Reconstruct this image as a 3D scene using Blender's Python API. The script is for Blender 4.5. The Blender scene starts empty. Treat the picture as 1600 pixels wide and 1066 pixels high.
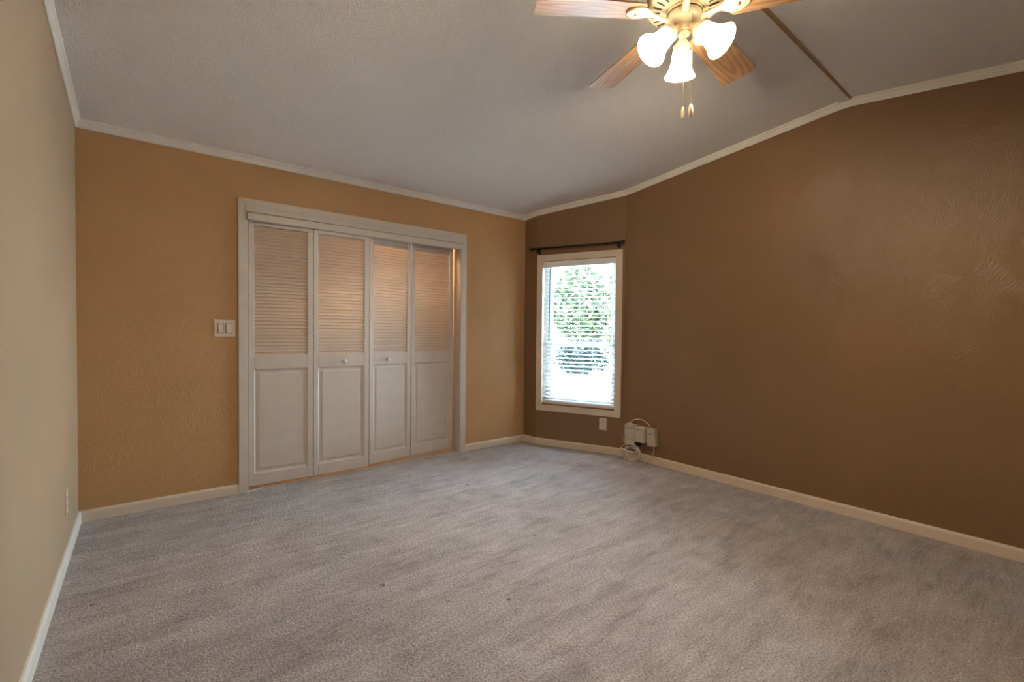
import bpy, bmesh, math, random
from mathutils import Vector, Matrix
R = math.radians
random.seed(7)
scn = bpy.context.scene
C = scn.collection

# ------------------------------------------------------------------ camera
H = 1.15
f_px, yaw, pitch, roll = 718.4, 0.8938, -0.0206, 0.0095
fw = Vector((math.cos(yaw) * math.cos(pitch), math.sin(yaw) * math.cos(pitch), math.sin(pitch)))
ri = Vector((math.sin(yaw), -math.cos(yaw), 0))
up = ri.cross(fw)
RI = ri * math.cos(roll) + up * math.sin(roll)
UP = up * math.cos(roll) - ri * math.sin(roll)
cd = bpy.data.cameras.new('camera')
cd.sensor_width = 36
cd.lens = f_px / 1600 * 36
cd.clip_start = 0.02
cam = bpy.data.objects.new('camera', cd)
M = Matrix((RI, UP, -fw)).transposed().to_4x4()
M.translation = (0, 0, H)
cam.matrix_world = M
C.objects.link(cam)
scn.camera = cam

# ------------------------------------------------------------------ light
SKY_STRENGTH = 34.0
SUN_STRENGTH = 195.0
FAN_WATTS = 21.0          # each lamp of the fan
CLOSET_WATTS = 22.0
w = bpy.data.worlds.new('sky')
scn.world = w
w.use_nodes = True
bg = w.node_tree.nodes['Background']
tc = w.node_tree.nodes.new('ShaderNodeTexCoord')
sx = w.node_tree.nodes.new('ShaderNodeSeparateXYZ')
rmp = w.node_tree.nodes.new('ShaderNodeValToRGB')
rmp.color_ramp.elements[0].position = 0.0
rmp.color_ramp.elements[0].color = (0.84, 0.94, 1.0, 1)
rmp.color_ramp.elements[1].position = 0.7
rmp.color_ramp.elements[1].color = (0.52, 0.76, 1.0, 1)
w.node_tree.links.new(tc.outputs['Generated'], sx.inputs[0])
w.node_tree.links.new(sx.outputs['Z'], rmp.inputs[0])
w.node_tree.links.new(rmp.outputs[0], bg.inputs['Color'])
bg.inputs['Strength'].default_value = SKY_STRENGTH

sd = bpy.data.lights.new('sun', 'SUN')
sd.energy = SUN_STRENGTH
sd.angle = R(1)
sd.color = (0.84, 0.94, 1.0)
sun = bpy.data.objects.new('sun', sd)
sun.rotation_euler = Vector((-0.95, 0.30, -1.75)).to_track_quat('-Z', 'Y').to_euler()
C.objects.link(sun)

scn.view_settings.view_transform = 'Standard'
scn.view_settings.look = 'None'
scn.view_settings.gamma = 1
scn.view_settings.exposure = 0.70
scn.view_settings.use_curve_mapping = False
try:
    scn.cycles.max_bounces = 10
    scn.cycles.diffuse_bounces = 6
    scn.cycles.transparent_max_bounces = 24
    scn.cycles.sample_clamp_indirect = 0
    scn.cycles.caustics_reflective = False
    scn.cycles.caustics_refractive = False
    scn.cycles.use_denoising = True
except Exception:
    pass

# ------------------------------------------------------------------ room numbers
YC = 3.688            # closet wall
XL = -0.300           # left wall
XR = 3.130            # corner of closet wall and window wall
P0 = Vector((3.140, 3.510))
P1 = Vector((3.493, 2.680))
XB = 3.493            # brown wall
YF = -1.72            # wall behind the camera
ZC = 2.356
SL = 0.1046
Y1, Y2 = 1.015, 0.945     # flat ridge strip
ZR = ZC + SL * (YC - Y1)
def ceil_z(y):
    if y > Y1: return ZC + SL * (YC - y)
    if y > Y2: return ZR
    return ZR - 0.13 * (Y2 - y)
WT = 0.14
tdir = (P1 - P0).normalized()
ndir = Vector((-tdir.y, tdir.x))          # outwards
def slant(s, d, z):                        # s along the window wall, d into the room
    p = P0 + tdir * s - ndir * d
    return Vector((p.x, p.y, z))

# ------------------------------------------------------------------ helpers
def link(name, bm, m, parent=None, smooth=False):
    me = bpy.data.meshes.new(name)
    bmesh.ops.recalc_face_normals(bm, faces=bm.faces)
    bm.to_mesh(me); bm.free()
    if smooth:
        for p in me.polygons: p.use_smooth = True
    o = bpy.data.objects.new(name, me)
    ms = m if isinstance(m, (list, tuple)) else [m]
    for k in ms: me.materials.append(k)
    C.objects.link(o)
    if parent: o.parent = parent
    return o
def struct(o):
    o['kind'] = 'structure'; return o
def empty(name, loc=(0, 0, 0)):
    o = bpy.data.objects.new(name, None); C.objects.link(o)
    o.location = loc; o.empty_display_size = 0.05
    return o
def tag(o, label, cat, group=None):
    o['label'] = label; o['category'] = cat
    if group: o['group'] = group
    return o
def box(bm, lo, hi, mx=None, bevel=0.0, seg=2):
    vs = [bm.verts.new((x, y, z)) for x in (lo[0], hi[0]) for y in (lo[1], hi[1]) for z in (lo[2], hi[2])]
    fs = [(0, 1, 3, 2), (4, 6, 7, 5), (0, 4, 5, 1), (2, 3, 7, 6), (0, 2, 6, 4), (1, 5, 7, 3)]
    faces = [bm.faces.new([vs[i] for i in q]) for q in fs]
    bmesh.ops.recalc_face_normals(bm, faces=faces)
    if bevel > 0:
        es = list({e for f in faces for e in f.edges})
        r = bmesh.ops.bevel(bm, geom=es, offset=bevel, segments=seg, affect='EDGES', profile=0.5)
        allv = {v for f in r['faces'] for v in f.verts} | {v for v in vs if v.is_valid}
        for f in list(faces):
            if f.is_valid: allv |= set(f.verts)
        vs = list(allv)
    if mx is not None:
        for v in vs: v.co = mx @ v.co
    return vs
def tube(bm, pts, r, n=8, closed=False, cap=True):
    pts = [Vector(p) for p in pts]
    N = len(pts); rings = []
    prev = None
    for i, p in enumerate(pts):
        a = pts[(i - 1) % N] if (closed or i > 0) else p
        b = pts[(i + 1) % N] if (closed or i < N - 1) else p
        t = (b - a).normalized()
        if prev is None:
            u = t.cross(Vector((0, 0, 1)))
            if u.length < 1e-3: u = t.cross(Vector((1, 0, 0)))
        else:
            u = prev - t * prev.dot(t)
        u.normalize(); prev = u
        v = t.cross(u)
        rr = r[i] if isinstance(r, (list, tuple)) else r
        rings.append([bm.verts.new(p + (u * math.cos(2 * math.pi * k / n) + v * math.sin(2 * math.pi * k / n)) * rr) for k in range(n)])
    for i in range(N if closed else N - 1):
        A, B = rings[i], rings[(i + 1) % N]
        for k in range(n):
            bm.faces.new((A[k], A[(k + 1) % n], B[(k + 1) % n], B[k]))
    if cap and not closed:
        bm.faces.new(rings[0][::-1]); bm.faces.new(rings[-1])
def lathe(bm, prof, n=32, mx=None, cap=False):
    rings = []
    for r, z in prof:
        rings.append([bm.verts.new((r * math.cos(2 * math.pi * k / n), r * math.sin(2 * math.pi * k / n), z)) for k in range(n)])
    for i in range(len(prof) - 1):
        for k in range(n):
            bm.faces.new((rings[i][k], rings[i][(k + 1) % n], rings[i + 1][(k + 1) % n], rings[i + 1][k]))
    if cap:
        bm.faces.new(rings[0]); bm.faces.new(rings[-1])
    if mx is not None:
        for rg in rings:
            for v in rg: v.co = mx @ v.co
def prism(bm, outline, z0, z1, mx=None, fn=None):
    a = [bm.verts.new((x, y, z0)) for x, y in outline]
    b = [bm.verts.new((x, y, z1)) for x, y in outline]
    n = len(a)
    bm.faces.new(a[::-1]); bm.faces.new(b)
    for i in range(n):
        bm.faces.new((a[i], a[(i + 1) % n], b[(i + 1) % n], b[i]))
    for v in a + b:
        if mx is not None: v.co = mx @ v.co
def smooth_path(pts, k=6):
    pts = [Vector(p) for p in pts]; out = []
    for i in range(len(pts) - 1):
        p0 = pts[max(i - 1, 0)]; p1 = pts[i]; p2 = pts[i + 1]; p3 = pts[min(i + 2, len(pts) - 1)]
        for j in range(k):
            t = j / k
            out.append(0.5 * ((2 * p1) + (p2 - p0) * t + (2 * p0 - 5 * p1 + 4 * p2 - p3) * t * t + (3 * p1 - p0 - 3 * p2 + p3) * t ** 3))
    out.append(pts[-1])
    return out
def frame_bm(bm, fn, s0, s1, z0, z1, w_, d0, d1, bev=0.0):
    """four mitred boards round a rectangle; fn(s, d, z) -> point"""
    o = [(s0, z0), (s1, z0), (s1, z1), (s0, z1)]
    i = [(s0 + w_, z0 + w_), (s1 - w_, z0 + w_), (s1 - w_, z1 - w_), (s0 + w_, z1 - w_)]
    for k in range(4):
        q = [o[k], o[(k + 1) % 4], i[(k + 1) % 4], i[k]]
        a = [bm.verts.new(fn(s, d0, z)) for s, z in q]
        b = [bm.verts.new(fn(s, d1, z)) for s, z in q]
        bm.faces.new(a); bm.faces.new(b[::-1])
        for j in range(4):
            bm.faces.new((a[j], a[(j + 1) % 4], b[(j + 1) % 4], b[j]))
def sbox(bm, fn, s0, s1, d0, d1, z0, z1):
    v = [bm.verts.new(fn(s, d, z)) for s in (s0, s1) for d in (d0, d1) for z in (z0, z1)]
    for q in [(0, 1, 3, 2), (4, 6, 7, 5), (0, 4, 5, 1), (2, 3, 7, 6), (0, 2, 6, 4), (1, 5, 7, 3)]:
        bm.faces.new([v[i] for i in q])

# ------------------------------------------------------------------ materials
class NT:
    def __init__(s, name):
        s.m = bpy.data.materials.new(name); s.m.use_nodes = True
        s.t = s.m.node_tree; s.b = s.t.nodes['Principled BSDF']
        s.out = s.t.nodes['Material Output']
    def n(s, typ, **kw):
        nd = s.t.nodes.new(typ)
        for k, v in kw.items(): setattr(nd, k, v)
        return nd
    def l(s, a, b): s.t.links.new(a, b)
    def set(s, **kw):
        for k, v in kw.items():
            s.b.inputs[k.replace('_', ' ')].default_value = v
    def math(s, op, a, b=None):
        nd = s.n('ShaderNodeMath', operation=op)
        for i, x in enumerate((a, b)):
            if x is None: continue
            if isinstance(x, (int, float)): nd.inputs[i].default_value = x
            else: s.l(x, nd.inputs[i])
        return nd.outputs[0]
    def noise(s, vec, scale, detail=3, rough=0.5, dist=0.0):
        nd = s.n('ShaderNodeTexNoise')
        nd.inputs['Scale'].default_value = scale
        nd.inputs['Detail'].default_value = detail
        nd.inputs['Roughness'].default_value = rough
        nd.inputs['Distortion'].default_value = dist
        if vec is not None: s.l(vec, nd.inputs['Vector'])
        return nd.outputs[0]
    def ramp(s, fac, stops):
        nd = s.n('ShaderNodeValToRGB')
        e = nd.color_ramp.elements
        while len(e) < len(stops): e.new(0.5)
        for k, (p, c) in enumerate(stops):
            e[k].position = p; e[k].color = (*c, 1) if len(c) == 3 else c
        s.l(fac, nd.inputs[0])
        return nd.outputs[0]
    def bump(s, h, strength, dist):
        nd = s.n('ShaderNodeBump')
        nd.inputs['Strength'].default_value = strength
        nd.inputs['Distance'].default_value = dist
        s.l(h, nd.inputs['Height'])
        s.l(nd.outputs[0], s.b.inputs['Normal'])
        return nd
    def obj(s): return s.n('ShaderNodeTexCoord').outputs['Object']
    def scaled(s, vec, sc):
        nd = s.n('ShaderNodeVectorMath', operation='MULTIPLY')
        s.l(vec, nd.inputs[0]); nd.inputs[1].default_value = sc
        return nd.outputs[0]

def plain(name, col, rough=0.5, metal=0.0, spec=0.5, vary=0.04):
    t = NT(name)
    n = t.noise(t.obj(), 9, 4)
    c0 = tuple(x * (1 - vary) for x in col); c1 = tuple(min(1, x * (1 + vary)) for x in col)
    t.l(t.ramp(n, [(0.3, c0), (0.7, c1)]), t.b.inputs['Base Color'])
    t.set(Roughness=rough, Metallic=metal)
    t.b.inputs['Specular IOR Level'].default_value = spec
    return t.m

def wall_paint(name, col, bump=0.35, rough=0.5, spec=0.3, seam=None):
    """brushed 'feather' texture: strokes whose direction turns from patch to patch"""
    t = NT(name)
    s = t.n('ShaderNodeSeparateXYZ'); t.l(t.obj(), s.inputs[0])
    u = t.math('SUBTRACT', s.outputs[0], s.outputs[1])
    cb = t.n('ShaderNodeCombineXYZ')
    t.l(u, cb.inputs[0]); t.l(s.outputs[2], cb.inputs[1])
    base = cb.outputs[0]
    wn = t.n('ShaderNodeTexNoise'); wn.inputs['Scale'].default_value = 6; wn.inputs['Detail'].default_value = 2
    t.l(base, wn.inputs['Vector'])
    off_ = t.n('ShaderNodeVectorMath', operation='SCALE'); off_.inputs['Scale'].default_value = 0.10
    t.l(wn.outputs['Color'], off_.inputs[0])
    ad = t.n('ShaderNodeVectorMath', operation='ADD'); t.l(base, ad.inputs[0]); t.l(off_.outputs[0], ad.inputs[1])
    vo = t.n('ShaderNodeTexVoronoi'); vo.inputs['Scale'].default_value = 8.5
    vo.voronoi_dimensions = '2D'
    t.l(ad.outputs[0], vo.inputs['Vector'])
    sc = t.n('ShaderNodeSeparateColor'); t.l(vo.outputs['Color'], sc.inputs[0])
    ang = t.math('MULTIPLY', t.math('SUBTRACT', sc.outputs[0], 0.5), 1.5)
    rot = t.n('ShaderNodeVectorRotate', rotation_type='Z_AXIS')
    t.l(ad.outputs[0], rot.inputs['Vector']); t.l(ang, rot.inputs['Angle'])
    st = t.scaled(rot.outputs[0], (170.0, 13.0, 1.0))
    n1 = t.noise(st, 1.0, 3, 0.6, 0.25)
    n2 = t.noise(base, 160, 2)
    h = t.math('ADD', t.ramp(n1, [(0.38, (0, 0, 0)), (0.66, (1, 1, 1))]), t.math('MULTIPLY', n2, 0.25))
    t.bump(h, bump, 0.012)
    big = t.noise(base, 1.6, 3)
    c0 = tuple(x * 0.95 for x in col); c1 = tuple(x * 1.05 for x in col)
    colr = t.ramp(big, [(0.3, c0), (0.7, c1)])
    t.l(colr, t.b.inputs['Base Color'])
    t.set(Roughness=rough)
    t.b.inputs['Specular IOR Level'].default_value = spec
    return t.m

M_TAN = wall_paint('tan brushed wall paint', (0.52, 0.315, 0.150), bump=0.15, rough=0.55, spec=0.25)
M_BROWN = wall_paint('brown brushed wall paint', (0.238, 0.139, 0.067), bump=0.15, rough=0.42, spec=0.4)
M_LEFT = wall_paint('cool lit tan wall paint', (0.45, 0.325, 0.205), bump=0.05, rough=0.5, spec=0.3)  # closet wall's paint with cool window light put into the colour
M_TRIM = plain('cream trim paint', (0.70, 0.60, 0.48), 0.4)
M_CROWN = plain('white crown paint', (0.74, 0.70, 0.64), 0.45)
M_DOOR = plain('off white door paint', (0.60, 0.54, 0.48), 0.42)
M_KNOB = plain('white knob', (0.72, 0.66, 0.58), 0.3)
M_PLATE = plain('almond switch plastic', (0.70, 0.62, 0.52), 0.35)
M_VINYL = plain('white window vinyl', (0.58, 0.62, 0.66), 0.35)
M_BLIND = plain('white blind slat', (0.84, 0.85, 0.86), 0.4)
M_CORD = plain('blind cord', (0.6, 0.6, 0.6), 0.7)
M_WAND = plain('clear grey tilt wand', (0.05, 0.06, 0.07), 0.3)
M_BLACK = plain('black metal', (0.012, 0.010, 0.010), 0.4, 0.3)
M_BOX = plain('aged beige plastic', (0.52, 0.46, 0.37), 0.45)
M_BOXD = plain('dark slot', (0.07, 0.06, 0.05), 0.5)
M_CABLE = plain('beige cable', (0.70, 0.64, 0.54), 0.5)
M_WIRE = plain('white cable', (0.7, 0.66, 0.6), 0.5)
M_CREAM = plain('cream enamel', (0.78, 0.66, 0.45), 0.32)
M_SLOT = plain('dark vent', (0.06, 0.045, 0.03), 0.6)
M_BRASS = plain('brass chain', (0.65, 0.5, 0.28), 0.3, 0.8)
M_CONC = plain('pale concrete', (0.36, 0.36, 0.35), 0.9)
M_BARK = plain('bark', (0.16, 0.12, 0.09), 0.9)

def mk_ceiling():
    t = NT('white popcorn ceiling')
    o = t.obj()
    n = t.noise(o, 130, 3, 0.6)
    n2 = t.noise(o, 45, 2, 0.5)
    h = t.math('ADD', t.ramp(n, [(0.42, (0, 0, 0)), (0.62, (1, 1, 1))]), t.math('MULTIPLY', n2, 0.5))
    t.bump(h, 0.55, 0.006)
    t.l(t.ramp(n, [(0.3, (0.76, 0.725, 0.68)), (0.7, (0.85, 0.815, 0.77))]), t.b.inputs['Base Color'])
    t.set(Roughness=0.9); t.b.inputs['Specular IOR Level'].default_value = 0.15
    return t.m
M_CEIL = mk_ceiling()

def mk_carpet():
    t = NT('grey beige cut pile carpet')
    o = t.obj()
    fine = t.noise(o, 120, 5, 0.75)
    mid = t.noise(o, 60, 3, 0.6)
    tuft = t.n('ShaderNodeTexVoronoi'); tuft.inputs['Scale'].default_value = 170
    t.l(o, tuft.inputs['Vector'])
    # pile pushed one way or the other by the vacuum cleaner and by feet
    st = t.scaled(o, (1.1, 4.6, 1.0))
    rub = t.noise(st, 1.6, 6, 0.62, 0.8)
    patch = t.noise(o, 5.5, 6, 0.65, 0.6)
    c = t.ramp(fine, [(0.33, (0.22, 0.175, 0.155)), (0.5, (0.49, 0.442, 0.425)), (0.66, (0.76, 0.71, 0.69))])
    st2 = t.scaled(o, (2.2, 13.0, 1.0))
    rub2 = t.noise(st2, 1.8, 4, 0.6, 0.9)
    k = t.math('ADD', t.math('MULTIPLY', rub, 0.38), t.math('ADD', t.math('MULTIPLY', patch, 0.30), t.math('MULTIPLY', rub2, 0.32)))
    kk = t.ramp(k, [(0.39, (0.70, 0.67, 0.655)), (0.47, (0.89, 0.875, 0.87)), (0.52, (0.98, 0.98, 0.98)), (0.60, (1.16, 1.16, 1.17))])
    mx = t.n('ShaderNodeMix', data_type='RGBA', blend_type='MULTIPLY'); mx.inputs[0].default_value = 1
    t.l(c, mx.inputs[6]); t.l(kk, mx.inputs[7])
    col = mx.outputs[2]
    # small crushed spots
    for (x, y, r) in [(0.835, 1.958, 0.016), (1.893, 2.876, 0.02), (1.219, 1.522, 0.014), (1.718, 1.919, 0.014), (1.006, 1.669, 0.010), (-0.17, 2.55, 0.012), (2.1, 2.2, 0.01)]:
        d = t.n('ShaderNodeVectorMath', operation='DISTANCE'); t.l(o, d.inputs[0]); d.inputs[1].default_value = (x, y, 0)
        dd = t.math('ADD', d.outputs['Value'], t.math('MULTIPLY', t.math('SUBTRACT', mid, 0.5), r * 2.2))
        fac = t.ramp(t.math('DIVIDE', dd, r), [(0.35, (0.75, 0.75, 0.75)), (1.0, (0, 0, 0))])
        m2 = t.n('ShaderNodeMix', data_type='RGBA'); t.l(fac, m2.inputs[0]); t.l(col, m2.inputs[6])
        m2.inputs[7].default_value = (0.12, 0.07, 0.05, 1)
        col = m2.outputs[2]
    t.l(col, t.b.inputs['Base Color'])
    h = t.math('ADD', t.math('MULTIPLY', fine, 0.6), t.math('ADD', t.math('MULTIPLY', mid, 0.8), t.math('MULTIPLY', patch, 0.9)))
    t.bump(h, 0.75, 0.02)
    t.set(Roughness=1.0); t.b.inputs['Specular IOR Level'].default_value = 0.05
    t.b.inputs['Sheen Weight'].default_value = 0.15
    return t.m
M_CARPET = mk_carpet()

def mk_wood():
    t = NT('light oak blade veneer')
    o = t.obj()
    st = t.scaled(o, (5.0, 30.0, 1.0))
    n = t.noise(st, 1.0, 3, 0.5, 0.6)
    wv = t.n('ShaderNodeTexWave', wave_type='RINGS', rings_direction='Z')
    wv.inputs['Scale'].default_value = 7; wv.inputs['Distortion'].default_value = 5
    wv.inputs['Detail'].default_value = 2; wv.inputs['Detail Scale'].default_value = 1.2
    off_ = t.n('ShaderNodeVectorMath', operation='ADD'); off_.inputs[1].default_value = (-0.40, 0.0, 0)
    t.l(o, off_.inputs[0])
    t.l(t.scaled(off_.outputs[0], (0.35, 2.2, 1)), wv.inputs['Vector'])
    f = t.math('ADD', t.math('MULTIPLY', n, 0.6), t.math('MULTIPLY', wv.outputs['Fac'], 0.4))
    t.l(t.ramp(f, [(0.25, (0.40, 0.215, 0.105)), (0.5, (0.52, 0.295, 0.15)), (0.75, (0.60, 0.36, 0.20))]), t.b.inputs['Base Color'])
    t.set(Roughness=0.4)
    return t.m
M_WOOD = mk_wood()

def mk_glow():
    t = NT('lit frosted glass shade')
    t.set(Roughness=0.4)
    t.b.inputs['Base Color'].default_value = (0.9, 0.85, 0.75, 1)
    t.b.inputs['Emission Color'].default_value = (1.0, 0.84, 0.60, 1)
    t.b.inputs['Emission Strength'].default_value = 12.0
    return t.m
M_GLOW = mk_glow()
def mk_glass():
    t = NT('window glass')
    tr = t.n('ShaderNodeBsdfTransparent'); tr.inputs[0].default_value = (0.93, 0.97, 0.98, 1)
    gl = t.n('ShaderNodeBsdfGlossy'); gl.inputs['Roughness'].default_value = 0.02
    fr = t.n('ShaderNodeFresnel'); fr.inputs['IOR'].default_value = 1.45
    mx = t.n('ShaderNodeMixShader')
    t.l(fr.outputs[0], mx.inputs[0]); t.l(tr.outputs[0], mx.inputs[1]); t.l(gl.outputs[0], mx.inputs[2])
    t.l(mx.outputs[0], t.out.inputs['Surface'])
    return t.m
M_GLASS = mk_glass()
def mk_leaf(name, a, b, c):
    t = NT(name)
    n = t.noise(t.obj(), 2.2, 4, 0.6)
    t.l(t.ramp(n, [(0.3, a), (0.5, b), (0.7, c)]), t.b.inputs['Base Color'])
    t.set(Roughness=0.5)
    t.b.inputs['Specular IOR Level'].default_value = 0.08
    return t.m
M_LEAF = mk_leaf('sunlit green leaves', (0.030, 0.048, 0.022), (0.050, 0.068, 0.034), (0.085, 0.095, 0.055))
M_LEAF2 = mk_leaf('shaded hedge leaves', (0.010, 0.015, 0.014), (0.018, 0.026, 0.025), (0.028, 0.036, 0.033))  # shade under the trees put into the leaf colour

# ------------------------------------------------------------------ setting: floor, ceiling, walls
bm = bmesh.new(); box(bm, (XL - 0.2, YF - 0.2, -0.12), (XB + 0.14, 4.52, 0.0))
struct(link('floor', bm, M_CARPET))

# ceiling: two sloped slabs and the flat ridge between
bm = bmesh.new()
prof = [(YF - 0.2, ceil_z(YF - 0.2)), (Y2, ZR), (Y1, ZR), (YC + 0.13, ceil_z(YC + 0.13))]
xa, xb_ = XL - 0.2, XB + 0.3
lo = [[bm.verts.new((x, y, z)) for y, z in prof] for x in (xa, xb_)]
hi = [[bm.verts.new((x, y, z + 0.2)) for y, z in prof] for x in (xa, xb_)]
for i in range(3):
    bm.faces.new((lo[0][i], lo[0][i + 1], lo[1][i + 1], lo[1][i]))
    bm.faces.new((hi[0][i], hi[1][i], hi[1][i + 1], hi[0][i + 1]))
    for s in (0, 1):
        bm.faces.new((lo[s][i], lo[s][i + 1], hi[s][i + 1], hi[s][i]))
for i in (0, 3):
    bm.faces.new((lo[0][i], lo[1][i], hi[1][i], hi[0][i]))
struct(link('ceiling', bm, M_CEIL))

# closet wall with its opening
OX0, OX1, OZ = 0.577, 2.333, 2.005
bm = bmesh.new()
box(bm, (XL - WT, YC, 0), (OX0, YC + 0.12, 2.42))
box(bm, (OX1, YC, 0), (XR + 0.0, YC + 0.12, 2.42))
box(bm, (OX0, YC, OZ), (OX1, YC + 0.12, 2.42))
struct(link('wall_back', bm, M_TAN))
bm = bmesh.new(); box(bm, (XL - WT, YF - WT, 0), (XL, YC, 2.72))
struct(link('wall_left', bm, M_LEFT))
bm = bmesh.new(); box(bm, (XL, YF - WT, 0), (XB + WT, YF, 2.5))
struct(link('wall_front', bm, M_LEFT))
# window wall (short return, slanted piece with the window) and long brown wall
HS0, HS1, HZ0, HZ1 = 0.064, 0.822, 0.428, 1.866
SLEN = (P1 - P0).length
bm = bmesh.new()
def wquad(pts, z0, z1):
    a = [bm.verts.new((p[0], p[1], z0)) for p in pts]; b = [bm.verts.new((p[0], p[1], z1)) for p in pts]
    bm.faces.new(a); bm.faces.new(b[::-1])
    for i in range(len(pts)): bm.faces.new((a[i], a[(i + 1) % len(pts)], b[(i + 1) % len(pts)], b[i]))
wquad([(XR, YC + 0.12), (XR, YC), (P0.x, P0.y), (P0.x + 0.14, P0.y + 0.06), (XR + 0.14, YC + 0.12)], 0, 2.46)
sbox(bm, slant, 0, HS0, 0, -WT, 0, 2.6)
sbox(bm, slant, HS1, SLEN, 0, -WT, 0, 2.6)
sbox(bm, slant, HS0, HS1, 0, -WT, 0, HZ0)
sbox(bm, slant, HS0, HS1, 0, -WT, HZ1, 2.6)
struct(link('wall_window', bm, M_BROWN))
bm = bmesh.new()
box(bm, (XB, YF, 0), (XB + WT, P1.y, 2.74))
struct(link('wall_right', bm, M_BROWN))
# closet inside
bm = bmesh.new()
box(bm, (0.15, 4.40, 0), (2.80, 4.50, 2.42))
box(bm, (0.05, YC + 0.12, 0), (0.15, 4.50, 2.42))
box(bm, (2.80, YC + 0.12, 0), (2.90, 4.50, 2.42))
struct(link('wall_closet', bm, M_TAN))
bm = bmesh.new(); box(bm, (0.05, YC + 0.12, 2.30), (2.90, 4.50, 2.42))
struct(link('ceiling_closet', bm, M_CEIL))

# ridge batten and the tapered tan strip beside it
bm = bmesh.new(); box(bm, (XL, 0.951, ZR - 0.012), (XB, 1.016, ZR + 0.01), bevel=0.002)
struct(link('trim_1', bm, M_CEIL))
M_EDGE = plain('tan ridge strip', (0.42, 0.29, 0.16), 0.8)
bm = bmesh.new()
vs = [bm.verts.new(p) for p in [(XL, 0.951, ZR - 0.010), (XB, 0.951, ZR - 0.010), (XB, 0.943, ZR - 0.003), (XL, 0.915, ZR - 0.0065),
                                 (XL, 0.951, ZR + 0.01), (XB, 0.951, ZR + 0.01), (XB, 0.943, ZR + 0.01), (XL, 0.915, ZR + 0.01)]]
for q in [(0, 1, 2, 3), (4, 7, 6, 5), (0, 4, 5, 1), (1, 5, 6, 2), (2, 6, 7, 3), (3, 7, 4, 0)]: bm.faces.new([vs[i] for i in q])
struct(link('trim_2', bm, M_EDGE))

# mouldings that run round the room
path = [Vector((XL, YF)), Vector((XL, YC)), Vector((XR, YC)), P0.copy(), P1.copy(), Vector((XB, YF))]
def miters():
    out = []
    for i in range(len(path)):
        ns = []
        for a, b in ((i - 1, i), (i, i + 1)):
            if a >= 0 and b < len(path):
                d = (path[b] - path[a]).normalized(); ns.append(Vector((d.y, -d.x)))
        if len(ns) == 1: out.append(ns[0])
        else:
            m = (ns[0] + ns[1]).normalized(); out.append(m / m.dot(ns[0]))
    return out
MIT = miters()
def run(bm, a, b, ma, mb, prof, zf, cuts=()):
    pts = [(a, ma)]
    n = Vector(((b - a).y, -(b - a).x)).normalized()
    for c in cuts: pts.append((c, n))
    pts.append((b, mb))
    rows = []
    for p, m in pts:
        row = []
        for d, dz in prof:
            q = p + m * d
            row.append(bm.verts.new((q.x, q.y, zf(q) + dz)))
        rows.append(row)
    k = len(prof)
    for r0, r1 in zip(rows, rows[1:]):
        for i in range(k): bm.faces.new((r0[i], r0[(i + 1) % k], r1[(i + 1) % k], r1[i]))
    bm.faces.new(rows[0]); bm.faces.new(rows[-1][::-1])
BASE = [(0, 0), (0.014, 0), (0.014, 0.052), (0.011, 0.061), (0.006, 0.066), (0, 0.067)]
COVE = [(0, 0.004), (0, -0.046), (0.007, -0.047), (0.011, -0.040), (0.013, -0.026), (0.020, -0.014), (0.026, -0.010), (0.028, 0.004)]
zero = lambda q: 0.0
cz = lambda q: ceil_z(q.y)
def seg(name, i, prof, zf, mat, cuts=()):
    bm = bmesh.new(); run(bm, path[i], path[i + 1], MIT[i], MIT[i + 1], prof, zf, cuts)
    struct(link(name, bm, mat))
seg('baseboard_left', 0, BASE, zero, M_CROWN)  # whiter than the other baseboards: cool daylight put into its colour
n1 = Vector((0, -1))
CX0, CX1 = 0.518, 2.394
for nm, a, b, ma, mb in (('baseboard_back_left', path[1], Vector((CX0, YC)), MIT[1], n1), ('baseboard_back_right', Vector((CX1, YC)), path[2], n1, MIT[2])):
    bm = bmesh.new(); run(bm, a, b, ma, mb, BASE, zero); struct(link(nm, bm, M_TRIM))
seg('baseboard_corner', 2, BASE, zero, M_TRIM)
seg('baseboard_window', 3, BASE, zero, M_TRIM)
seg('baseboard_right', 4, BASE, zero, M_TRIM)
ridge = lambda x: [Vector((x, Y1)), Vector((x, Y2))]
seg('trim_3', 0, COVE, cz, M_CROWN, [Vector((XL, Y2)), Vector((XL, Y1))])
seg('trim_4', 1, COVE, cz, M_CROWN)
seg('trim_5', 2, COVE, cz, M_CROWN)
seg('trim_6', 3, COVE, cz, M_CROWN)
seg('trim_7', 4, COVE, cz, M_CROWN, ridge(XB))

# ------------------------------------------------------------------ closet casing
tr = struct(empty('trim_8', (1.456, YC, 0)))
def kid(name, bm, m, parent, smooth=False):
    """mesh in world coordinates under a parent: keep it where it is"""
    o = link(name, bm, m, None, smooth)
    bpy.context.view_layer.update()
    o.parent = parent
    o.matrix_parent_inverse = parent.matrix_world.inverted()
    return o
bm = bmesh.new()
def casing_board(pts, y0, y1):
    a = [bm.verts.new((x, y0, z)) for x, z in pts]; b = [bm.verts.new((x, y1, z)) for x, z in pts]
    bm.faces.new(a); bm.faces.new(b[::-1])
    for i in range(4): bm.faces.new((a[i], a[(i + 1) % 4], b[(i + 1) % 4], b[i]))
ZO, ZI = 2.062, 2.004
casing_board([(CX0, 0), (CX0 + 0.06, 0), (CX0 + 0.06, ZI), (CX0, ZO)], YC, YC - 0.017)
casing_board([(CX1, 0), (CX1 - 0.062, 0), (CX1 - 0.062, ZI), (CX1, ZO)], YC, YC - 0.017)
casing_board([(CX0, ZO), (CX0 + 0.06, ZI), (CX1 - 0.062, ZI), (CX1, ZO)], YC, YC - 0.017)
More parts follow.
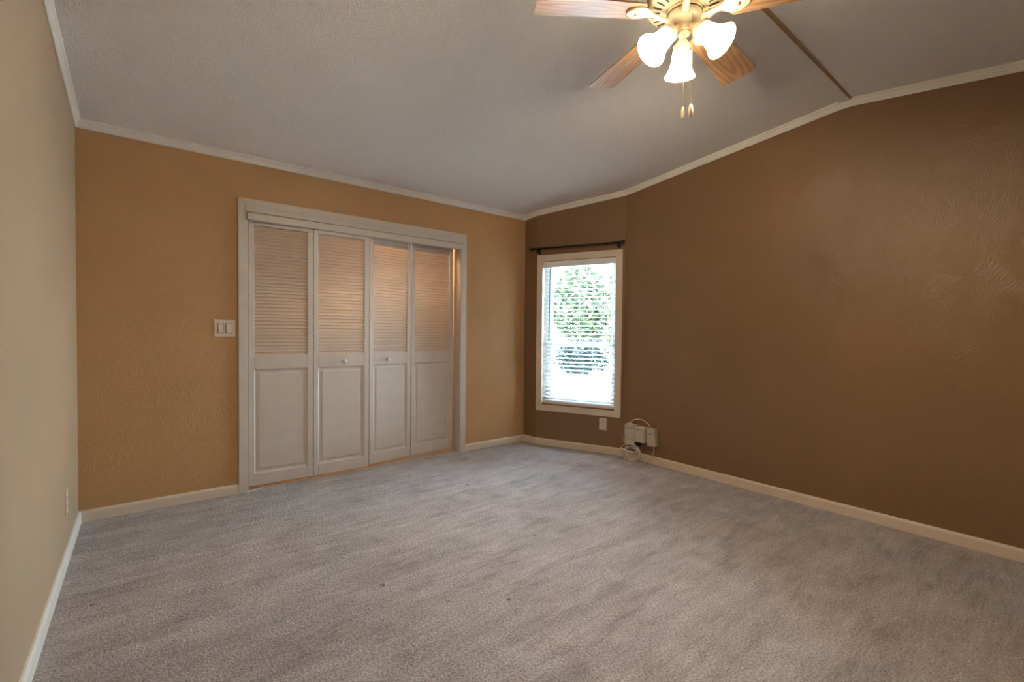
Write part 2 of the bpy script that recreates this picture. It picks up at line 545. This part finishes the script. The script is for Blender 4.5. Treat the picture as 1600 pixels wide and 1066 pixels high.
bmesh.ops.bevel(bm, geom=[e for e in bm.edges if all(v.co.y < YC - 0.01 for v in e.verts)], offset=0.003, segments=2, affect='EDGES')
kid('casing', bm, M_DOOR, tr)
bm = bmesh.new()
box(bm, (OX0, YC - 0.002, 0), (OX0 + 0.004, YC + 0.13, OZ))
box(bm, (OX1 - 0.004, YC - 0.002, 0), (OX1, YC + 0.13, OZ))
box(bm, (OX0, YC - 0.002, 1.99), (OX1, YC + 0.13, OZ))
kid('jamb', bm, M_DOOR, tr)
bm = bmesh.new(); box(bm, (0.562, YC - 0.028, 1.966), (2.343, YC - 0.010, 2.006), bevel=0.003); kid('header_fascia', bm, M_DOOR, tr)
bm = bmesh.new(); box(bm, (0.570, YC - 0.048, 1.910), (2.335, YC - 0.010, 1.960), bevel=0.004); kid('track_valance', bm, M_DOOR, tr)
bm = bmesh.new(); box(bm, (OX0 + 0.01, YC - 0.003, 1.948), (OX1 - 0.005, YC + 0.11, 1.99)); kid('track', bm, M_DOOR, tr)
# carpet edge strip in the doorway
bm = bmesh.new(); box(bm, (OX0 + 0.006, YC + 0.016, 0.0), (OX1 - 0.006, YC + 0.030, 0.006), bevel=0.0015)
struct(link('trim_9', bm, M_DOOR))

# ------------------------------------------------------------------ closet doors
def door(idx, xa, ya, xb, yb, knob=None):
    wd = math.hypot(xb - xa, yb - ya)
    root = struct(empty('door_%d' % idx, (xa, ya, 0.028)))
    root.rotation_euler = (0, 0, math.atan2(yb - ya, xb - xa))
    g = 0.0025
    TH = 0.028
    zb, zt = 0.0, 1.925
    p0, p1, l0, l1 = 0.084, 0.832, 0.932, 1.858       # panel bottom / top, louver bottom / top
    sl, sr = 0.036, 0.041
    bm = bmesh.new()
    bx = lambda x0, x1, z0, z1: box(bm, (x0, 0, z0), (x1, TH, z1), bevel=0.0015, seg=1)
    bx(g, sl, zb, zt); bx(wd - sr, wd - g, zb, zt)
    bx(sl, wd - sr, zb, p0); bx(sl, wd - sr, p1, l0); bx(sl, wd - sr, l1, zt)
    link('frame', bm, M_DOOR, root)
    # raised field with a bevelled margin
    bm = bmesh.new()
    x0, x1, z0, z1 = sl, wd - sr, p0, p1
    rows = [(0.0, 0.006), (0.010, 0.011), (0.024, 0.011), (0.034, 0.006)]
    loops = []
    for ins, dep in rows:
        loops.append([bm.verts.new(q) for q in ((x0 + ins, dep, z0 + ins), (x1 - ins, dep, z0 + ins), (x1 - ins, dep, z1 - ins), (x0 + ins, dep, z1 - ins))])
    for A, B in zip(loops, loops[1:]):
        for k in range(4): bm.faces.new((A[k], A[(k + 1) % 4], B[(k + 1) % 4], B[k]))
    bm.faces.new(loops[-1])
    bk = [bm.verts.new(q) for q in ((x0, 0.022, z0), (x1, 0.022, z0), (x1, 0.022, z1), (x0, 0.022, z1))]
    for k in range(4): bm.faces.new((loops[0][k], bk[k], bk[(k + 1) % 4], loops[0][(k + 1) % 4]))
    bm.faces.new(bk[::-1])
    link('panel', bm, M_DOOR, root)
    bm = bmesh.new()
    n = 37
    pitch_ = (l1 - l0) / n
    for k in range(n):
        zc_ = l0 + (k + 0.5) * pitch_
        jit = random.uniform(-2.0, 2.0)
        mx = Matrix.Translation((0, TH * 0.5, zc_)) @ Matrix.Rotation(R(50 + jit), 4, 'X')
        box(bm, (sl - 0.004, -0.0185, -0.0023), (wd - sr + 0.004, 0.0185, 0.0023), mx, bevel=0.0012, seg=1)
    link('louver_panel', bm, M_DOOR, root)
    if knob is not None:
        bm = bmesh.new()
        mx = Matrix.Translation((knob, 0, 0.905 - 0.028)) @ Matrix.Rotation(R(90), 4, 'X')
        lathe(bm, [(0.0001, 0.0), (0.010, 0.0), (0.008, 0.006), (0.008, 0.012), (0.015, 0.017), (0.0175, 0.024), (0.0155, 0.030), (0.009, 0.034), (0.0001, 0.035)], 20, mx)
        link('knob', bm, M_KNOB, root, True)
    return root
door(1, 0.583, 3.700, 1.014, 3.678)
door(2, 1.0145, 3.678, 1.450, 3.674, 0.232)
door(3, 1.466, 3.712, 1.868, 3.762, 0.165)
door(4, 1.869, 3.763, 2.312, 3.777)

cl = bpy.data.lights.new('closet bulb', 'POINT')
cl.energy = CLOSET_WATTS; cl.color = (1.0, 0.62, 0.32); cl.shadow_soft_size = 0.025
clo = bpy.data.objects.new('closet bulb', cl); clo.location = (1.68, 4.16, 2.20)
C.objects.link(clo)

# white cable end poking out under the closet doors
bm = bmesh.new()
tube(bm, smooth_path([(0.70, 3.78, 0.006), (0.66, 3.705, 0.006), (0.63, 3.672, 0.0055), (0.585, 3.655, 0.006), (0.56, 3.645, 0.004)]), 0.004, 8)
tag(link('cable', bm, M_WIRE, None, True), 'short white cable end lying on carpet under the closet door', 'cable')

# ------------------------------------------------------------------ window
win = struct(empty('window_1', slant(0.44, 0, HZ0)))
bm = bmesh.new(); frame_bm(bm, slant, 0.008, 0.880, 0.353, 1.924, 0.060, 0.0, 0.016)
kid('casing', bm, M_TRIM, win)
bm = bmesh.new()
frame_bm(bm, slant, HS0, HS1, HZ0, HZ1, 0.006, 0.010, -0.085)
kid('jamb', bm, M_TRIM, win)
bm = bmesh.new(); frame_bm(bm, slant, HS0, HS1, HZ0, HZ1, 0.034, -0.085, -WT + 0.005); kid('window_frame', bm, M_VINYL, win)
ZM = 1.020
bm = bmesh.new(); frame_bm(bm, slant, HS0 + 0.034, HS1 - 0.034, HZ0 + 0.03, ZM + 0.02, 0.032, -0.088, -0.108)
us = kid('lower_sash', bm, M_VINYL, win)
bm = bmesh.new(); sbox(bm, slant, HS0 + 0.060, HS1 - 0.060, -0.096, -0.100, HZ0 + 0.055, ZM - 0.008)
kid('pane', bm, M_GLASS, us)
bm = bmesh.new(); frame_bm(bm, slant, HS0 + 0.034, HS1 - 0.034, ZM - 0.02, HZ1 - 0.03, 0.030, -0.110, -0.130)
ls = kid('upper_sash', bm, M_VINYL, win)
bm = bmesh.new(); sbox(bm, slant, HS0 + 0.060, HS1 - 0.060, -0.118, -0.122, ZM + 0.006, HZ1 - 0.055)
kid('pane', bm, M_GLASS, ls)

# blind inside the reveal
bl = tag(empty('window_blind', slant(0.44, -0.04, HZ1 - 0.01)), 'white horizontal slat blind lowered in the window with slats open', 'blind')
bm = bmesh.new(); sbox(bm, slant, HS0 + 0.008, HS1 - 0.008, 0.002, -0.060, 1.798, 1.856)
kid('headrail', bm, M_BLIND, bl)
zt, zb = 1.770, 0.486
NS = 33
for k in range(NS):
    z = zb + (zt - zb) * k / (NS - 1)
    bm = bmesh.new()
    m = 4
    top = []
    for j in range(m + 1):
        d = -0.012 - 0.041 * j / m
        cz_ = 0.0025 * (1 - ((j - m / 2) / (m / 2)) ** 2) + 0.0016 * (j - m / 2)
        top.append((d, z + cz_))
    sA, sB = HS0 + 0.011, HS1 - 0.011
    rows = []
    for s in (sA, sB):
        rows.append([bm.verts.new(slant(s, d, zz + t_)) for t_ in (0.0, 0.0026) for d, zz in top])
    L = m + 1
    for j in range(m):
        bm.faces.new((rows[0][j], rows[0][j + 1], rows[1][j + 1], rows[1][j]))
        bm.faces.new((rows[0][L + j], rows[1][L + j], rows[1][L + j + 1], rows[0][L + j + 1]))
    for r_ in rows:
        for j in range(m): bm.faces.new((r_[j], r_[j + 1], r_[L + j + 1], r_[L + j]))
    for j in (0, m): bm.faces.new((rows[0][j], rows[1][j], rows[1][L + j], rows[0][L + j]))
    kid('slat', bm, M_BLIND, bl)
bm = bmesh.new(); sbox(bm, slant, HS0 + 0.010, HS1 - 0.010, -0.010, -0.056, 0.440, 0.462)
kid('bottom_rail', bm, M_BLIND, bl)
for s in (0.19, 0.44, 0.69):
    for d in (-0.0085, -0.0595):
        bm = bmesh.new(); tube(bm, [slant(s, d, 1.80), slant(s, d, 0.455)], 0.0011, 6)
        kid('ladder_cord', bm, M_CORD, bl)
bm = bmesh.new(); tube(bm, [slant(0.150, -0.002, 1.80), slant(0.146, 0.004, 1.77), slant(0.142, 0.004, 1.06)], [0.004, 0.0055, 0.0058], 8)
kid('tilt_wand', bm, M_WAND, bl)
bm = bmesh.new(); tube(bm, [slant(0.71, 0.000, 1.80), slant(0.715, 0.004, 1.2)], 0.0015, 6)
kid('lift_cord', bm, M_CORD, bl)

def portal(name, loc, out_dir, sx_, sz_):
    a = bpy.data.lights.new(name, 'AREA'); a.shape = 'RECTANGLE'; a.size = sx_; a.size_y = sz_
    a.cycles.is_portal = True
    o = bpy.data.objects.new(name, a); o.location = loc
    o.rotation_euler = (-Vector(out_dir)).to_track_quat('-Z', 'Y').to_euler()
    C.objects.link(o)
portal('window portal', slant((HS0 + HS1) / 2, -WT - 0.01, (HZ0 + HZ1) / 2), (ndir.x, ndir.y, 0), HS1 - HS0, HZ1 - HZ0)

# ------------------------------------------------------------------ curtain rod
rod = tag(empty('curtain_rod', slant(0.44, 0, 1.98)), 'thin black curtain rod with ball ends mounted above the window', 'curtain rod')
zr = 1.983
bm = bmesh.new(); tube(bm, [slant(-0.010, 0.055, zr), slant(0.862, 0.055, zr - 0.003)], 0.0100, 12); kid('rod', bm, M_BLACK, rod, True)
for s, sg in ((-0.012, -1), (0.864, 1)):
    bm = bmesh.new()
    pr = [(0.0001, -0.006), (0.014, -0.006), (0.014, 0.006), (0.008, 0.009), (0.008, 0.014), (0.015, 0.018), (0.020, 0.027), (0.018, 0.037), (0.010, 0.044), (0.0001, 0.046)]
    ax = Vector((tdir.x * sg, tdir.y * sg, 0))
    mx = Matrix.Translation(slant(s, 0.055, zr)) @ ax.to_track_quat('Z', 'Y').to_matrix().to_4x4()
    lathe(bm, pr, 18, mx); kid('finial', bm, M_BLACK, rod, True)
for s in (0.030, 0.850):
    bm = bmesh.new()
    sbox(bm, slant, s - 0.008, s + 0.008, 0.0, 0.004, zr - 0.045, zr + 0.012)
    sbox(bm, slant, s - 0.005, s + 0.005, 0.004, 0.050, zr - 0.020, zr - 0.010)
    tube(bm, [slant(s - 0.006, 0.055, zr - 0.001), slant(s + 0.006, 0.055, zr - 0.001)], 0.0135, 12)
    sbox(bm, slant, s - 0.009, s + 0.009, 0.044, 0.058, zr - 0.045, zr - 0.004)
    kid('bracket', bm, M_BLACK, rod)

# ------------------------------------------------------------------ switch and outlets
sw = tag(empty('light_switch', (0.4385, YC, 1.153)), 'almond double rocker light switch left of the closet casing', 'light switch')
bm = bmesh.new(); box(bm, (0.377, YC - 0.006, 1.094), (0.500, YC, 1.213), bevel=0.0025); kid('plate', bm, M_PLATE, sw)
for x in (0.399, 0.446):
    bm = bmesh.new()
    box(bm, (x - 0.002, YC - 0.0066, 1.118), (x + 0.035, YC - 0.004, 1.188))
    kid('rocker_frame', bm, M_BOXD, sw)
    bm = bmesh.new()
    mx = Matrix.Translation((x + 0.0165, YC - 0.0075, 1.153)) @ Matrix.Rotation(R(-4), 4, 'X')
    box(bm, (-0.0155, -0.0025, -0.0325), (0.0165, 0.0025, 0.0335), mx, bevel=0.001); kid('rocker', bm, M_PLATE, sw)
def outlet(fn, s, z, label, loc):
    o = tag(empty('wall_outlet', loc), label, 'outlet')
    bm = bmesh.new(); frame_bm(bm, fn, s - 0.035, s + 0.035, z - 0.0575, z + 0.0575, 0.0345, 0.0, 0.005); kid('plate', bm, M_PLATE, o)
    for dz in (-0.02, 0.02):
        bm = bmesh.new()
        sbox(bm, fn, s - 0.0165, s + 0.0165, 0.004, 0.0065, z + dz - 0.014, z + dz + 0.014); rc = kid('receptacle', bm, M_PLATE, o)
        bm = bmesh.new()
        sbox(bm, fn, s - 0.008, s - 0.0055, 0.005, 0.0068, z + dz - 0.002, z + dz + 0.007)
        sbox(bm, fn, s + 0.0055, s + 0.008, 0.005, 0.0068, z + dz - 0.002, z + dz + 0.007)
        sbox(bm, fn, s - 0.0025, s + 0.0025, 0.005, 0.0068, z + dz - 0.010, z + dz - 0.005)
        kid('slot', bm, M_BOXD, rc)
outlet(slant, 0.710, 0.278, 'almond duplex wall outlet on brown wall below the window', slant(0.71, 0, 0.278))
lw = lambda s, d, z: Vector((XL + d, s, z))
outlet(lw, 3.13, 0.288, 'pale wall outlet seen edge-on low on the left wall', (XL, 3.13, 0.288))

# ------------------------------------------------------------------ utility box, adapter, coil
XW = XB
ub = tag(empty('utility_box', (XW, 2.55, 0.23)), 'beige plastic telephone box low on brown wall above the coiled cable', 'utility box')
bm = bmesh.new(); box(bm, (XW - 0.062, 2.505, 0.133), (XW, 2.615, 0.322), bevel=0.006); kid('body', bm, M_BOX, ub)
bm = bmesh.new(); box(bm, (XW - 0.070, 2.400, 0.175), (XW, 2.503, 0.313), bevel=0.009); kid('cover', bm, M_BOX, ub)
for lo_, hi_ in (((2.510, 0.285), (2.610, 0.2875)), ((2.510, 0.190), (2.610, 0.192)), ((2.512, 0.2875), (2.518, 0.312))):
    bm = bmesh.new(); box(bm, (XW - 0.0632, *lo_), (XW - 0.060, *hi_)); kid('seam', bm, M_BOXD, ub)
bm = bmesh.new(); box(bm, (XW - 0.0715, 2.455, 0.288), (XW - 0.068, 2.478, 0.293)); kid('latch', bm, M_BOXD, ub)
bm = bmesh.new()
box(bm, (XW - 0.060, 2.462, 0.136), (XW - 0.020, 2.502, 0.176), bevel=0.004)
tube(bm, smooth_path([(XW - 0.045, 2.495, 0.140), (XW - 0.046, 2.496, 0.136), (XW - 0.047, 2.497, 0.132)]), 0.006, 8)
kid('plug', bm, M_BLACK, ub)
bm = bmesh.new()
tube(bm, smooth_path([(XW - 0.02, 2.612, 0.28), (XW - 0.022, 2.65, 0.25), (XW - 0.018, 2.645, 0.215), (XW - 0.025, 2.672, 0.195), (XW - 0.02, 2.650, 0.172), (XW - 0.03, 2.663, 0.150), (XW - 0.035, 2.62, 0.135)]), 0.0022, 6)
kid('wire', bm, M_CABLE, ub, True)

ad_ = tag(empty('power_adapter', (XW, 2.34, 0.24)), 'slim beige power adapter on brown wall right of the telephone box', 'power adapter')
mx = Matrix.Translation((XW - 0.024, 2.345, 0.236)) @ Matrix.Rotation(R(-4), 4, 'X')
bm = bmesh.new(); box(bm, (-0.024, -0.044, -0.078), (0.022, 0.044, 0.078), mx, bevel=0.006); kid('body', bm, M_BOX, ad_)
bm = bmesh.new(); box(bm, (-0.0248, -0.008, 0.026), (-0.023, 0.018, 0.032), mx); kid('mark', bm, M_BOXD, ad_)
bm = bmesh.new()
tube(bm, smooth_path([(XW - 0.022, 2.36, 0.305), (XW - 0.022, 2.385, 0.340), (XW - 0.022, 2.45, 0.372), (XW - 0.022, 2.53, 0.365), (XW - 0.022, 2.575, 0.335), (XW - 0.024, 2.580, 0.3245)]), 0.0045, 8)
kid('cord', bm, M_CABLE, ad_, True)
bm = bmesh.new()
tube(bm, smooth_path([(XW - 0.024, 2.335, 0.163), (XW - 0.026, 2.325, 0.12), (XW - 0.028, 2.345, 0.07), (XW - 0.03, 2.39, 0.02), (XW - 0.034, 2.405, 0.006)]), 0.004, 8)
kid('cord', bm, M_CABLE, ad_, True)

bm = bmesh.new()
pts = []
rs = [(0.102, 0.058, 2.530, 0.063), (0.074, 0.052, 2.550, 0.060), (0.108, 0.062, 2.522, 0.066), (0.092, 0.044, 2.545, 0.050), (0.074, 0.074, 2.512, 0.080), (0.112, 0.066, 2.536, 0.072), (0.094, 0.080, 2.530, 0.085)]
NP = 26
for k in range((len(rs) - 1) * NP):
    t_ = k / NP; i = int(t_); fr = t_ - i
    ry_, rz_, c_, zc_ = [u * (1 - fr) + v * fr for u, v in zip(rs[i], rs[i + 1])]
    a_ = 2 * math.pi * fr
    pts.append((XW - 0.024 - 0.0118 * t_ + 0.008 * math.cos(a_ + i), c_ + ry_ * math.cos(a_), max(0.0045, zc_ + rz_ * math.sin(a_))))
tube(bm, pts, 0.0030, 8)
tube(bm, smooth_path([(XW - 0.094, 2.622, 0.104), (XW - 0.100, 2.59, 0.090), (XW - 0.102, 2.53, 0.084), (XW - 0.100, 2.47, 0.094), (XW - 0.094, 2.445, 0.118)]), 0.0042, 8)
tag(link('cable_coil', bm, M_CABLE, None, True), 'coil of beige cable standing on carpet against the baseboard under telephone box', 'cable')

# ------------------------------------------------------------------ ceiling fan
FX, FY = 1.661, 1.009
fz = ceil_z(FY)
fan = tag(empty('ceiling_fan', (FX, FY, fz)), 'cream ceiling fan with five oak blades and three lit bell shades', 'ceiling fan')
def fkid(name, bm, m, parent=fan, smooth=False):
    return link(name, bm, m, parent, smooth)
Z = lambda z: z - fz       # fan-local height
bm = bmesh.new(); lathe(bm, [(0.0001, 0.004), (0.075, 0.004), (0.075, -0.02), (0.062, -0.055), (0.03, -0.065), (0.0001, -0.065)], 40); fkid('canopy', bm, M_CREAM, smooth=True)
bm = bmesh.new()
lathe(bm, [(0.0001, Z(2.575)), (0.075, Z(2.57)), (0.115, Z(2.545)), (0.138, Z(2.50)), (0.144, Z(2.455)), (0.143, Z(2.432)), (0.134, Z(2.422)), (0.080, Z(2.412)), (0.0001, Z(2.412))], 48)
mh = fkid('motor_housing', bm, M_CREAM, smooth=True)
for k in range(25):
    if k % 5 == 4 and False: continue
    a = 2 * math.pi * k / 25
    bm = bmesh.new()
    mx = Matrix.Rotation(a, 4, 'Z') @ Matrix.Translation((0.107, 0, Z(2.4162))) @ Matrix.Rotation(R(-10.5), 4, 'Y')
    box(bm, (-0.017, -0.0028, -0.002), (0.017, 0.0028, 0.002), mx)
    fkid('vent_slot', bm, M_SLOT, mh)
BLZ = Z(2.400)
A0 = (73.5, 146.0, 218.0, 297.0, 6.5)
for k in range(5):
    a = R(A0[k])
    bm = bmesh.new()
    r0, r1, w0, w1, rc = 0.165, (0.588, 0.585, 0.600, 0.600, 0.620)[k], 0.060, 0.080, 0.018
    out = []
    def arc(cx, cy_, a0, a1, r, n=5):
        return [(cx + r * math.cos(R(a0 + (a1 - a0) * i / n)), cy_ + r * math.sin(R(a0 + (a1 - a0) * i / n))) for i in range(n + 1)]
    out += arc(r0 + rc, -w0 + rc, 180, 270, rc)
    out += arc(r1 - rc, -w1 + rc, 270, 360, rc)
    out += arc(r1 - rc, w1 - rc, 0, 90, rc)
    out += arc(r0 + rc, w0 - rc, 90, 180, rc)
    prism(bm, out, -0.003, 0.003)
    b = fkid('blade', bm, M_WOOD)
    b.location = (0, 0, BLZ)
    b.rotation_euler = (Matrix.Rotation(a, 3, 'Z') @ Matrix.Rotation(R(-11), 3, 'X')).to_euler()
    # scrolled iron under the blade
    bm = bmesh.new()
    up_, lw_ = [], []
    prof = [(0.062, 0.014), (0.090, 0.013), (0.115, 0.012), (0.132, 0.016), (0.150, 0.030), (0.172, 0.042), (0.195, 0.043), (0.215, 0.034), (0.228, 0.018), (0.232, 0.004)]
    sm = smooth_path([(x, y, 0) for x, y in prof], 4)
    n = len(sm)
    top, bot = [], []
    def zi(x):                                    # rises from the hub to the blade
        t_ = min(1, max(0, (x - 0.062) / 0.09)); t_ = t_ * t_ * (3 - 2 * t_)
        return -0.030 + 0.020 * t_
    for p in sm:
        top.append([bm.verts.new((p.x, s * p.y, zi(p.x) + 0.006 - 0.0)) for s in (-1, -0.5, 0.5, 1)])
        e = [bm.verts.new((p.x, s * p.y * q, zi(p.x) - h_)) for s, q, h_ in ((-1, 0.94, 0.001), (-0.5, 1, 0.004), (0.5, 1, 0.004), (1, 0.94, 0.001))]
        bot.append(e)
    for i in range(n - 1):
        for j in range(3):
            bm.faces.new((top[i][j], top[i][j + 1], top[i + 1][j + 1], top[i + 1][j]))
            bm.faces.new((bot[i][j], bot[i + 1][j], bot[i + 1][j + 1], bot[i][j + 1]))
        for j in (0, 3):
            bm.faces.new((top[i][j], top[i + 1][j], bot[i + 1][j], bot[i][j]))
    for i in (0, n - 1):
        for j in range(3): bm.faces.new((top[i][j], top[i][j + 1], bot[i][j + 1], bot[i][j]))
    # lift plate up to blade
    box(bm, (0.168, -0.03, -0.012), (0.220, 0.03, -0.0025))
    ir = fkid('blade_iron', bm, M_CREAM, b, True)
    bm = bmesh.new(); lathe(bm, [(0.0001, -0.0165), (0.008, -0.0160), (0.009, -0.0130), (0.0001, -0.0120)], 12, Matrix.Translation((0.192, 0, 0)))
    fkid('screw', bm, M_BRASS, b, True)
bm = bmesh.new()
lathe(bm, [(0.060, Z(2.414)), (0.066, Z(2.410)), (0.068, Z(2.400)), (0.066, Z(2.397)), (0.063, Z(2.396)), (0.064, Z(2.394)), (0.067, Z(2.392)), (0.067, Z(2.376)), (0.060, Z(2.366)), (0.046, Z(2.358)), (0.034, Z(2.354)), (0.031, Z(2.350)), (0.031, Z(2.334)), (0.028, Z(2.330)), (0.024, Z(2.326)), (0.0001, Z(2.325))], 40)
fkid('switch_housing', bm, M_CREAM, smooth=True)
bm = bmesh.new()
lathe(bm, [(0.0671, Z(2.3965)), (0.0672, Z(2.3935)), (0.064, Z(2.3935)), (0.064, Z(2.3965)), (0.0671, Z(2.3965))], 40)
fkid('dark_groove', bm, M_SLOT)
bm = bmesh.new(); lathe(bm, [(0.0001, Z(2.327)), (0.025, Z(2.327)), (0.0255, Z(2.322)), (0.020, Z(2.318)), (0.012, Z(2.319)), (0.008, Z(2.315)), (0.0001, Z(2.314))], 28)
fkid('finial_cap', bm, M_CREAM, smooth=True)
TILT = 45
for a in (37, 157, -83):
    ar = R(a)
    axis = Vector((math.cos(ar) * math.sin(R(TILT)), math.sin(ar) * math.sin(R(TILT)), -math.cos(R(TILT))))
    start = Vector((0.036 * math.cos(ar), 0.036 * math.sin(ar), Z(2.342)))
    q = axis.to_track_quat('Z', 'Y').to_matrix().to_4x4()
    mx = Matrix.Translation(start) @ q
    bm = bmesh.new()
    tube(bm, smooth_path([(0.022 * math.cos(ar), 0.022 * math.sin(ar), Z(2.346)), tuple(start), tuple(start + axis * 0.012)]), 0.012, 14)
    lathe(bm, [(0.0001, 0.0), (0.013, 0.004), (0.016, 0.018), (0.026, 0.030), (0.032, 0.036), (0.034, 0.044), (0.033, 0.054), (0.029, 0.056), (0.0001, 0.050)], 28, mx)
    arm = fkid('lamp_holder', bm, M_CREAM, smooth=True)
    bm = bmesh.new()
    pr = [(0.030, 0.050), (0.034, 0.058), (0.036, 0.075), (0.038, 0.095), (0.043, 0.117), (0.051, 0.136), (0.060, 0.150), (0.0625, 0.154)]
    inn = [(r_ - 0.003, z_ + 0.0005) for r_, z_ in pr[::-1]]
    lathe(bm, pr + inn + [pr[0]], 36, mx)
    fkid('lamp_shade', bm, M_GLOW, smooth=True)
    bm = bmesh.new()
    lathe(bm, [(0.012, 0.050), (0.013, 0.066), (0.020, 0.083), (0.024, 0.098), (0.022, 0.113), (0.012, 0.124), (0.0001, 0.127)], 20, mx)
    fkid('bulb', bm, M_GLOW, smooth=True)
    pl = bpy.data.lights.new('fan lamp', 'SPOT'); pl.energy = FAN_WATTS; pl.color = (1.0, 0.83, 0.64); pl.shadow_soft_size = 0.03; pl.spot_size = R(165); pl.spot_blend = 0.6
    po = bpy.data.objects.new('fan lamp', pl); po.location = Vector((FX, FY, fz)) + start + axis * 0.150
    po.rotation_euler = axis.to_track_quat('-Z', 'Y').to_euler()
    C.objects.link(po)
for (dx, dy, zt_, zb_, fr_) in ((-0.012, -0.008, 2.318, 1.985, 0.0065), (-0.036, -0.056, 2.36, 1.970, 0.0085)):
    bm = bmesh.new(); tube(bm, [(dx, dy, Z(zt_)), (dx, dy, Z(zb_ + 0.045))], 0.0018, 6)
    ch = fkid('pull_chain', bm, M_BRASS)
    bm = bmesh.new()
    lathe(bm, [(0.0001, 0.05), (fr_ * 0.45, 0.048), (fr_, 0.036), (fr_ * 1.05, 0.018), (fr_ * 0.8, 0.005), (fr_ * 0.5, 0.0), (0.0001, 0.0)], 14, Matrix.Translation((dx, dy, Z(zb_))))
    fkid('fob', bm, M_CREAM, ch, True)

# ------------------------------------------------------------------ outdoors
bm = bmesh.new(); box(bm, (XB + 0.35, -20, -0.80), (45, 60, -0.70))
struct(link('ground', bm, M_CONC))
vd = Vector((0.735, 0.678)); vp = Vector((vd.y, -vd.x))
def leaves(bm, n, cx, cy_, cz_, rx, ry, rz, size):
    for _ in range(n):
        while True:
            v = Vector((random.uniform(-1, 1), random.uniform(-1, 1), random.uniform(-1, 1)))
            if 0.25 < v.length < 1: break
        lump = 1 + 0.18 * math.sin(5 * v.x + 3 * v.z) * math.cos(4 * v.y - 2 * v.z)
        p = Vector((cx + v.x * rx * lump, cy_ + v.y * ry * lump, cz_ + v.z * rz * lump))
        q = Matrix.Rotation(random.uniform(0, 6.28), 3, 'Z') @ Matrix.Rotation(random.uniform(-1.2, 1.2), 3, 'X') @ Matrix.Rotation(random.uniform(0, 6.28), 3, 'Z')
        s = size * random.uniform(0.6, 1.3)
        vs = [bm.verts.new(p + q @ Vector(c)) for c in ((-s, 0, 0), (0, -s * 0.45, 0.05 * s), (s, 0, 0), (0, s * 0.45, 0.05 * s))]
        bm.faces.new(vs)
tl = ['bushy light green tree standing left of the one filling the window', 'bushy light green tree filling the upper window pane', 'bushy light green tree standing right of the one filling the window']
for k, lat in enumerate((-5.0, 0.2, 5.4)):
    base = vd * (23.6 + random.uniform(-0.4, 0.4)) + vp * lat
    t_ = tag(empty('leafy_tree', (base.x, base.y, -0.70)), tl[k], 'tree', 'trees beyond the window')
    bm = bmesh.new()
    tube(bm, [(0, 0, -0.02), (0.05, 0.02, 1.2), (-0.03, 0.05, 2.6), (0.02, 0, 3.9)], [0.14, 0.11, 0.08, 0.03], 10)
    link('trunk', bm, M_BARK, t_, True)
    bm = bmesh.new()
    hh = random.uniform(0, 0.5)
    leaves(bm, 6500, 0, 0, 3.1 + hh * 0.5, 2.15, 1.6, 2.3 + hh, 0.17)
    link('foliage', bm, M_LEAF, t_)
for k, lat in enumerate((-3.8, 0.1, 4.0)):
    base = vd * 20.2 + vp * lat
    hb = tag(empty('hedge_shrub', (base.x, base.y, -0.70)), ('shade-dark low shrub left of the one seen in the lower window pane', 'shade-dark low shrub seen in the lower window pane', 'shade-dark low shrub right of the one seen in the lower window pane')[k], 'shrub', 'low hedge beyond the window')
    bm = bmesh.new(); leaves(bm, 3600, 0, 0, 0.80, 1.66, 0.6, 0.78, 0.12); link('foliage', bm, M_LEAF2, hb)
    bm = bmesh.new(); tube(bm, [(0, 0, -0.02), (0, 0.02, 0.7)], [0.05, 0.03], 8); link('stem', bm, M_BARK, hb)
